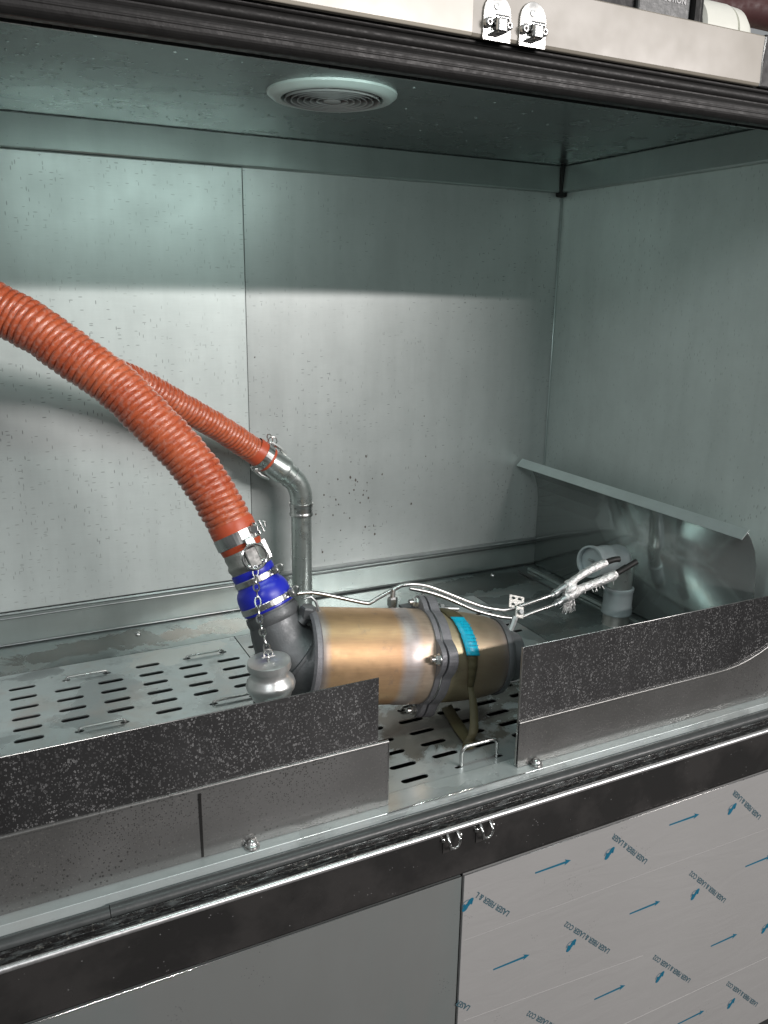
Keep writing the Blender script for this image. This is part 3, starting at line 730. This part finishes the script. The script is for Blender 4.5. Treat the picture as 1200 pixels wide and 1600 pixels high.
cam_b = obj('camlock_coupler', MB().lathe([(.030, (.028)*KK), (.030, (.0335)*KK), (.038, (.0345)*KK), (.046, (.0335)*KK), (.050, (.0360)*KK), (.054, (.0365)*KK), (.058, (.0345)*KK), (.066, (.0335)*KK), (.069, (.0345)*KK), (.074, (.0345)*KK), (.076, (.0330)*KK), (.083, (.0330)*KK), (.083, (.02)*KK)], A0, ad, 44), 'cast', t)
# cam arm facing the camera with its pull ring
fr = (V((0, 0, 1.5)) - A0).normalized(); fr = (fr - ad*fr.dot(ad)).normalized(); fs = ad.cross(fr)
fr2 = (fr*.9 - fs*.25).normalized(); fs2 = ad.cross(fr2)
def obox(c, e1, e2, e3, h1, h2, h3, bev=.0012):
    b = MB().box((-h1, -h2, -h3), (h1, h2, h3), bev)
    mm = Matrix((e1, e2, e3)).transposed()
    b.v = [c + mm @ q for q in b.v]; return b
q0 = A0 + ad*.046 + fr2*.0315
obj('cam_arm', obox(q0, ad, fs2, fr2, .015, .0095, .004, .002), 'arm', cam_b)
obj('cam_arm', obox(A0+ad*.024+fr2*.037-fs2*.004, ad, fs2, fr2, .006, .007, .003), 'steel_dull', cam_b)
obj('cam_pin', MB().tube([q0+ad*.010-fs2*.014, q0+ad*.010+fs2*.014], .003, 10), 'steel', cam_b)
rc = A0 + ad*.046 + fr2*.0405
obj('pull_ring', MB().ring(rc, (fr2*.95+ad*.1), .0180, .0019, 40, 8), 'chrome', cam_b)
p = A0 + ad*.044 - fs2*.0315
obj('cam_arm', obox(p, ad, fr2, fs2, .015, .007, .004), 'steel', cam_b)

# blue silicone reducer with two clamps
t = thing('reducer_coupling', 'bright blue silicone reducer clamped between hose end and dark elbow', 'coupling', A0+ad*.1)
obj('sleeve', MB().lathe([(h, q*KK) for h, q in ((.062, .0330), (.062, .0358), (.070, .0362), (.072, .0352), (.0815, .0352), (.085, .0360), (.0885, .0395), (.093, .0425), (.100, .0446), (.108, .0450), (.113, .0440), (.1235, .0440), (.1250, .0425), (.1250, .0405))], A0, ad, 56), 'blue', t)
for h, r, nm in ((.0775, .0366, 'worm clamp on the narrow end'), (.1165, .0452, 'worm clamp on the wide end')):
    c = obj('hose_clamp', MB().lathe([(h-.0045, (r-.002)*KK), (h-.0045, (r)*KK), (h-.0035, (r+.0003)*KK), (h+.0035, (r+.0003)*KK), (h+.0045, (r)*KK), (h+.0045, (r-.002)*KK)], A0, ad, 48, False), 'steel', t)
    obj('worm_housing', obox(A0+ad*h+cr*(r*KK+.004), ad, cr, cu_, .006, .0045, .010), 'steel', c)
    obj('worm_screw', MB().hexa(A0+ad*h+cr*(r*KK+.0045)-cu_*.016, cu_, .0048, .007), 'chrome', c)
    obj('clamp_screw_end', MB().tube([A0+ad*h+cr*(r*KK+.0045)-cu_*.008, A0+ad*h+cr*(r*KK+.0045)+cu_*.015], .003, 10), 'steel', c)

# chain and dust cap
t = thing('dust_cap', 'silver dust cap hanging by its chain in front of the dark elbow', 'cap', (.336, 1.036, .895))
cc = V((.316, .974, 1.0173)); ca = V((.06, .02, -1)).normalized()
obj('plug', MB().lathe([(0.0000, 0.0000), (0.0000, 0.0261), (0.0015, 0.0292), (0.0090, 0.0297), (0.0116, 0.0292), (0.0126, 0.0261), (0.0201, 0.0251), (0.0241, 0.0272), (0.0302, 0.0322), (0.0363, 0.0338), (0.0423, 0.0322), (0.0473, 0.0282), (0.0523, 0.0272), (0.0554, 0.0257), (0.0554, 0.0184), (0.0352, 0.0164), (0.0352, 0.0000)], cc, ca, 48), 'cast_bright', t)
obj('eye', MB().ring(cc-ca*.004, (.9, -.45, 0), .0055, .0015, 20, 8), 'steel', t)
cp = [V(q) for q in ((.3295, 1.066, 1.119), (.3265, 1.058, 1.103), (.320, 1.030, 1.0855), (.316, 1.012, 1.0645), (.312, .989, 1.056), (.311, .973, 1.046), (.3145, .973, 1.029))]
path, L = resample(spline(cp, 10), .0125)
lm = None
lens = (V((0, 0, 1.5))-cp[2]).normalized()
for i in range(len(path)-1):
    a_, b_ = path[i], path[i+1]; tt = (b_-a_).normalized(); side = tt.cross(lens).normalized()
    axn = lens if i % 2 == 0 else side
    axn = (axn - tt*axn.dot(tt)).normalized()
    if lm is None:
        mb = MB().ring((0, 0, 0), (0, 0, 1), .0040, .00125, 18, 6, u=(1, 0, 0), stretch=2.0)
        lo = obj('chain_link', mb, 'steel', t, local=True); lm = lo.data
    else:
        lo = bpy.data.objects.new('chain_link', lm); C.objects.link(lo); lo.parent = t
    mm = Matrix((tt, axn.cross(tt), axn)).transposed().to_4x4(); mm.translation = (a_+b_)/2
    lo.matrix_local = world(t).inverted() @ mm
obj('swivel', MB().ring(cp[-1]-V((0, 0, .001)), (.2, 1, .1), .006, .0014, 18, 8).box(cp[-1]+V((-.009, -.003, -.006)), cp[-1]+V((.009, .003, -.004))), 'steel', t)
tag(obj('dark_plate', MB().box((.349, 1.155, .8502), (.392, 1.163, .922), .002), 'iron'), 'dark upright plate behind the silver dust cap', 'bracket')  # thin dark upright box put in behind the cap

# ------------------------------------------------------------ filter canister assembly
d = V((.9839, -.1018, -.1467)).normalized(); SF = .945; Fo = V((.590, 1.028, .947)) - d*.203*(1-SF)
uz = (V((0, 0, 1)) - d*d.z).normalized(); uy = uz.cross(d)
FM = (Matrix((d, uy, uz)).transposed()*SF).to_4x4(); FM.translation = Fo
dpf = thing('exhaust_filter', 'bronze heat tinted exhaust filter canister with grey flange and pressure pipes', 'exhaust filter', mat=FM)
L_ = lambda prof, seg=64, o=(0, 0, 0): MB().lathe(prof, o, (1, 0, 0), seg)
can = obj('can_body', L_([(-.1960, .0745), (-.1930, .0765), (-.1850, .0772), (-.052, .0775), (-.050, .0783), (-.028, .0785), (-.026, .0778), (-.006, .0778)]), 'can', dpf, local=True)
obj('end_rim', L_([(-.2030, .0735), (-.2045, .0755), (-.2010, .0795), (-.1940, .0800), (-.1915, .0775), (-.1950, .0720), (-.2010, .0715)], 64), 'flange_metal', dpf, local=True)
obj('end_plate', L_([(-.190, .0735), (-.186, 0)]), 'iron', dpf, local=True)
def flange(x0, x1, scale, name, ph=0):
    n = 120; out = []
    for i in range(n):
        a = 2*PI*i/n; lob = max(0, math.cos(4*(a-ph)))**1.3
        out.append(((.0815 + .0185*lob)*scale, a))
    vs = []; rin = .074
    for x in (x0, x1):
        for r, a in out: vs.append((x, -math.cos(a)*r, math.sin(a)*r))
        for r, a in out: vs.append((x, -math.cos(a)*rin, math.sin(a)*rin))
    fs = []
    for i in range(n):
        j = (i+1) % n
        fs += [[i, j, 2*n+j, 2*n+i], [i, n+i, n+j, j], [2*n+i, 2*n+j, 3*n+j, 3*n+i], [n+i, 3*n+i, 3*n+j, n+j]]
    return obj(name, MB().add(vs, fs), 'flange_metal', dpf, local=True, bevel=.0012)
PH = math.radians(20)
flange(-.006, .003, 1.0, 'flange_plate', PH); flange(.0060, .0225, 1.0, 'flange_plate', PH)
obj('gasket_ring', L_([(.0040, .080), (.006, .080)], 48), 'steel', dpf, local=True)
for k, a in enumerate((PH, PH+PI/2, PH+PI, PH-PI/2)):
    c = V((-.006, -math.cos(a)*.0885, math.sin(a)*.0885))
    b = obj('flange_bolt', MB().hexa(c, (-1, 0, 0), .0078, .008).lathe([(0, .0095), (.0015, .0095), (.0018, .006)], c, (-1, 0, 0), 20), 'steel', dpf, local=True)
    obj('bolt_shank', MB().tube([c+V((-.008, 0, 0)), c+V((-.014, 0, 0))], .0042, 12), 'steel', b, local=True)
    obj('flange_nut', MB().hexa(c+V((.0235, 0, 0)), (1, 0, 0), .0075, .007), 'steel_dull', dpf, local=True)
obj('outlet_shell', L_([(.0175, .0775), (.030, .0775), (.033, .0765), (.060, .0755), (.095, .0720), (.120, .0675), (.1350, .0630)]), 'cone', dpf, local=True)
obj('outlet_ring', L_([(.1340, .0600), (.1340, .0655), (.1380, .0665), (.1440, .0650), (.1480, .0600), (.152, .057), (.1530, .040), (.152, .0)]), 'iron', dpf, local=True)
obj('outlet_neck', L_([(.150, .045), (.172, .044), (.180, .042), (.180, 0)], 32), 'iron', dpf, local=True)
# inlet elbow
ep = spline([tuple(A0+ad*.1185), tuple(A0+ad*.138), (.3615, 1.065, 1.012), (.371, 1.058, .990), (.386, 1.052, .974), (.402, 1.0485, .970), (.412, 1.0465, .9695)], 6)
rr = [(.0, .0355), (.12, .0365), (.22, .0380), (.40, .0430), (.55, .0500), (.72, .0585), (.86, .0625), (1, .0635)]
def lerp_tab(tab, x):
    for (a, b), (c, e) in zip(tab, tab[1:]):
        if x <= c: return b + (e-b)*(x-a)/(c-a)
    return tab[-1][1]
elb = obj('inlet_elbow', MB().tube(ep, [lerp_tab(rr, i/(len(ep)-1)) for i in range(len(ep))], 44), 'iron', dpf)
obj('elbow_collar', MB().lathe([(.128, .036), (.128, .0390), (.134, .0400), (.142, .0395), (.146, .0370)], A0, ad, 44), 'iron', elb)
k = len(ep)*6//10
obj('elbow_rib', MB().lathe([(-.002, .051), (-.001, .0555), (.003, .0560), (.005, .052)], ep[k], (ep[k+1]-ep[k-1]), 40), 'iron', elb)
# sensor boss at the elbow
bp = V((.398, 1.045, 1.052))
obj('sensor_boss', MB().hexa(bp-V((0, 0, .012)), (.15, -.1, 1), .012, .016).tube([bp-V((.01, 0, .02)), bp+V((0, 0, -.01))], .009, 14), 'iron', elb)
obj('boss_bracket', MB().tube([bp+V(q) for q in ((-.004, 0, .016), (.006, -.002, .018), (.013, -.003, .010), (.018, -.004, -.006), (.016, -.004, -.014))], .0022, 8), 'steel_dull', elb)
# pressure pipes
def line(name, pts, r, mt='steel', par=dpf): return obj(name, MB().tube(spline(pts, 6), r, 12), mt, par)
off = V((0, 0, 0))
PA = [(.405, 1.125, 1.045), (.436, 1.125, 1.043), (.47, 1.122, 1.033), (.524, 1.114, 1.0155), (.536, 1.112, 1.0165), (.545, 1.1115, 1.021), (.580, 1.106, 1.037), (.590, 1.104, 1.0395), (.606, 1.102, 1.0392), (.63, 1.100, 1.0332), (.659, 1.094, 1.0205), (.717, 1.077, .9935), (.752, 1.068, .9835), (.770, 1.064, .9825), (.786, 1.059, .9865), (.819, 1.052, .9955), (.853, 1.047, 1.004)]
PB = [(.600, 1.108, 1.032), (.63, 1.100, 1.0240), (.659, 1.093, 1.0120), (.685, 1.085, .9990), (.709, 1.075, .9875), (.746, 1.065, .9750), (.770, 1.058, .9705), (.785, 1.054, .9705), (.809, 1.050, .978), (.838, 1.045, .985), (.853, 1.042, .990)]
PB = [(x, y-.004, z) for x, y, z in PB]
line('pressure_pipe', PA, .0034); line('pressure_pipe', PB, .0033)
nb = V((.5665, 1.100, 1.010))
nt = obj('pipe_nut', MB().hexa(nb, (0, 0, 1), .0085, .014).tube([nb+V((0, 0, .012)), nb+V((.002, .002, .026))], .0042, 12).tube([nb-V((0, 0, .012)), nb], .0068, 14), 'steel', dpf)
obj('pipe_tab', MB().box((.620, 1.0985, 1.012), (.6245, 1.1015, 1.032), .0008), 'steel_dull', dpf)
# top studs and bracket lying along the flange
obj('lifting_bracket', MB().box((.572, 1.070, 1.010), (.606, 1.090, 1.0140), .001), 'iron', dpf)
obj('stud', MB().tube([(.630, 1.062, 1.008), (.665, 1.058, 1.003)], .004, 10).hexa((.632, 1.062, 1.0078), (1, -.1, -.14), .008, .007), 'steel_dull', dpf)
# pipe bracket with holes
bk = curve_mesh('b', [[(0, 0), (.027, 0), (.027, .022), (0, .022)], slot(.004, .011, .006, .0022, 4), slot(.015, .023, .006, .0022, 4), slot(.004, .011, .017, .0022, 4), slot(.015, .023, .017, .0022, 4)], .0016, 0)
e1 = V((.93, -.28, -.25)).normalized(); e2 = (V((-.05, .55, .8)) - e1*V((-.05, .55, .8)).dot(e1)).normalized(); e3 = e1.cross(e2)
mm = Matrix((e1, e2, e3)).transposed(); o_ = V((.768, 1.062, .988)); bk.v = [o_ + mm @ q for q in bk.v]
obj('pipe_bracket', bk, 'cast', dpf)
clp = obj('pipe_clamp', obox(V((.783, 1.052, .9795)), e1, e2, e3, .008, .011, .0024, .002), 'cast', dpf)
obj('clamp_screw', MB().hexa(V((.783, 1.0495, .9800))+e3*(-.0), V((0, -.8, .6)), .0050, .005), 'steel_dull', clp)
obj('support_tab', MB().tube([(.775, 1.052, .972), (.762, 1.045, .955), (.748, 1.040, .945)], [.006, .0055, .005], 8), 'steel_dull', dpf)
# hose ends with silver braid
for nm, a_, b_ in (('u', (.850, 1.0475, 1.0035), (.873, 1.0455, 1.015)), ('l', (.850, 1.0385, .9895), (.873, 1.0375, .998))):
    a_ = V(a_); b_ = V(b_); e = (b_-a_)
    obj('hose_ferrule', MB().tube([a_-e*.25, a_, a_+e*.02, a_+e*.25, a_+e*.28, a_+e*.55, a_+e*.6, b_], [.0045, .0045, .0068, .0068, .0058, .0058, .0066, .0066], 14), 'steel_dull', dpf)
    obj('rubber_tail', MB().tube([b_, b_+e*.5], .0062, 12), 'rubber', dpf)
def braid(pts, rads):
    path = spline(pts, 10); n = len(path)
    r = [lerp_tab([(i/(len(rads)-1), q) for i, q in enumerate(rads)], k_/(n-1))*random.uniform(.94, 1.06) for k_ in range(n)]
    def mod(l, a, r_): return r_*(1+.06*math.sin(5*a+l*420)+.04*math.sin(9*a-l*700))
    return MB().tube(path, r, 20, True, mod)
obj('silver_sleeve', braid([(.873, 1.046, 1.012), (.880, 1.044, 1.019), (.900, 1.043, 1.0305), (.925, 1.040, 1.042), (.950, 1.036, 1.0505)], [.006, .0085, .0065, .0065, .0075, .0065]), 'foil', dpf)
obj('silver_sleeve', braid([(.868, 1.039, .9965), (.884, 1.038, 1.004), (.905, 1.036, 1.011), (.930, 1.031, 1.0185), (.955, 1.027, 1.0265), (.965, 1.026, 1.032)], [.008, .0100, .0072, .0072, .0085, .0065]), 'foil', dpf)
obj('silver_sleeve', MB().lathe([(-.012, .004), (-.008, .009), (0, .0112), (.010, .010), (.014, .005)], (.879, 1.041, 1.009), (.9, -.05, .45), 16), 'foil', dpf)
fr_ = MB()
for i in range(60):
    p0 = V((.874+random.uniform(-.006, .010), 1.038+random.uniform(-.004, .004), .994)); 
    fr_.tube([p0, p0+V((random.uniform(-.006, .006), random.uniform(-.004, .003), -.010)), p0+V((random.uniform(-.010, .008), random.uniform(-.006, .004), random.uniform(-.026, -.013)))], [.0006, .0005, .0003], 4, False)
for i in range(8):
    t_ = random.random(); p0 = V((.89+.07*t_, 1.030-.004*t_, 1.006+.016*t_))
    fr_.tube([p0, p0+V((random.uniform(-.008, .008), -.004, random.uniform(-.010, -.002)))], .0005, 4, False)
o = obj('frayed_strands', fr_, 'foil', dpf); o['kind'] = 'stuff'
obj('rubber_tail', MB().tube(spline([(.945, 1.037, 1.0495), (.962, 1.033, 1.0545), (.974, 1.031, 1.0550)]), .0052, 12), 'rubber', dpf)
obj('rubber_tail', MB().tube(spline([(.955, 1.026, 1.028), (.974, 1.024, 1.0355), (1.004, 1.020, 1.0500)]), .0050, 12), 'rubber', dpf)
obj('rubber_tail', MB().tube(spline([(.962, 1.030, 1.029), (.978, 1.027, 1.037), (.986, 1.025, 1.042)]), .0042, 12), 'rubber', dpf)

# ------------------------------------------------------------ olive strap with cyan label
st = thing('ratchet_strap', 'olive webbing strap with bright cyan label draped over the filter outlet', 'strap', (.62, .92, .853))
def ribbon(pts, wdir, wid, name, mt, par, thick=.0018, twist=None):
    path = spline(pts, 8); n = len(path); vs = []
    for i, p in enumerate(path):
        wd = V(wdir[0]).lerp(V(wdir[1]), i/(n-1)).normalized() if isinstance(wdir, list) else V(wdir).normalized()
        wv = wid if not isinstance(wid, list) else wid[0]+(wid[1]-wid[0])*i/(n-1)
        wv *= random.uniform(.96, 1.04); b = .0008*math.sin(i*1.3)
        vs += [p-wd*wv/2, p+V((0, -b, 0)), p+wd*wv/2]
    fs = []
    for i in range(n-1): fs += [[3*i, 3*i+1, 3*i+4, 3*i+3], [3*i+1, 3*i+2, 3*i+5, 3*i+4]]
    return obj(name, MB().add(vs, fs, True), mt, par, thick=thick)
# local arc over the outlet shell: angle measured from the top towards the camera
def on_shell(x, deg, lift=.0022):
    r = lerp_tab([(.0175, .0775), (.033, .0770), (.060, .0755), (.095, .0720), (.120, .0675), (.135, .063)], x) + lift
    a = math.radians(deg); return FM @ V((x, -math.sin(a)*r, math.cos(a)*r))
wd_ = FM.to_3x3() @ V((1, 0, 0))
ribbon([on_shell(.034-.00*k, k) for k in (-70, -50)] + [on_shell(.036, -25), on_shell(.040, 0), on_shell(.046, 16)], wd_, .024, 'webbing', 'olive', st)
ribbon([on_shell(.046, 14, .003), on_shell(.049, 27, .0035), on_shell(.052, 41, .004), on_shell(.055, 55, .0045), on_shell(.058, 66, .005)], wd_, .0225, 'cyan_label', 'cyan', st, .0012)
ink = MB()
for j, a in enumerate((24, 28, 32, 36, 42, 46, 50, 54, 58)):
    for k in range(6):
        if rnd.random() < .25: continue
        x0 = .042 + (a-14)/52*.012 + k*.0030; x1 = x0 + rnd.uniform(.0012, .0021)
        ink.add([on_shell(x0, a, .0068), on_shell(x1, a, .0068), on_shell(x1, a+1.1, .0068), on_shell(x0, a+1.1, .0068)], [[0, 1, 2, 3]])
o = obj('label_print', ink, 'tag_ink', st); o['kind'] = 'stuff'
ribbon([on_shell(.055, 56, .0026), on_shell(.058, 72, .0030), on_shell(.059, 88, .0035), on_shell(.060, 104, .006)], wd_, [.019, .010], 'webbing', 'olive', st)
p_ = on_shell(.060, 104, .006)
gnd = V((.602, .902, .8535))
ribbon([p_, p_.lerp(gnd, .25)+V((.003, 0, .004)), p_.lerp(gnd, .5)+V((.003, -.002, .003)), p_.lerp(gnd, .75)+V((0, -.004, .002)), gnd+V((-.004, .006, .004)), gnd+V((-.012, -.006, .001))], [tuple(wd_), (.9, -.35, .2)], [.010, .017], 'webbing', 'olive', st)
ribbon([(.627, 1.020, .8545), (.618, .985, .8545), (.610, .950, .8550), (.604, .918, .8560), (.600, .895, .8570)], (.98, .25, 0), .022, 'webbing', 'olive', st)

# ------------------------------------------------------------ elbow fitting with blank coupler on the right
e = V((1.125, 1.185, 0))
t = thing('outlet_fitting', 'grey elbow pipe fitting with blanked coupler in the right corner of the tank', 'pipe fitting', (1.125, 1.185, .85))
obj('base_pipe', MB().lathe([(.850, .0275), (.852, .0265), (.880, .0262), (.880, .02)], e, (0, 0, 1), 32), 'cast', t)
obj('union_nut', MB().lathe([(.874, .0262), (.874, .0302), (.879, .0308), (.883, .0292), (.887, .0300), (.892, .0285), (.915, .0290), (.920, .0290), (.922, .0305), (.928, .0305), (.930, .0262)], e, (0, 0, 1), 40), 'grey_fit', t)
bd = V((-.967, -.19, .13)).normalized()
ev = spline([e+V((0, 0, .925)), e+V((0, 0, .950)), e+V((-.001, 0, .970)), e+V((-.010, -.0015, .986)), e+V((-.022, -.003, .9895))], 8)
obj('bend', MB().tube(ev, .0255, 32), 'zinc', t)
bs = e + V((-.004, 0, .9885))
obj('coupler_barrel', MB().lathe([(0.0000, .0275), (0.0063, .0292), (0.0126, .0300), (0.0158, .0285), (0.0411, .0285), (0.0442, .0300), (0.0537, .0302), (0.0569, .0288), (0.0790, .0290), (0.0885, .0312), (0.0964, .0312), (0.0964, .0275), (0.0853, .0272)], bs, bd, 44), 'grey_fit', t)
obj('blank_disc', MB().lathe([(0.0845, .0275), (0.0861, .0265), (0.0861, 0)], bs, bd, 40), 'grey_fit', t)
f1 = bs + bd*.0885; sd = bd.cross(V((0, 0, 1))).normalized(); up = sd.cross(bd)
obj('disc_lug', MB().tube([f1-sd*.004+up*.002, f1-sd*.004+up*.002+bd*.003, f1+sd*.006+up*.003+bd*.004], .0022, 8).tube([f1-sd*.006-up*.014, f1+sd*.003-up*.015+bd*.002], .0028, 8), 'steel_dull', t)
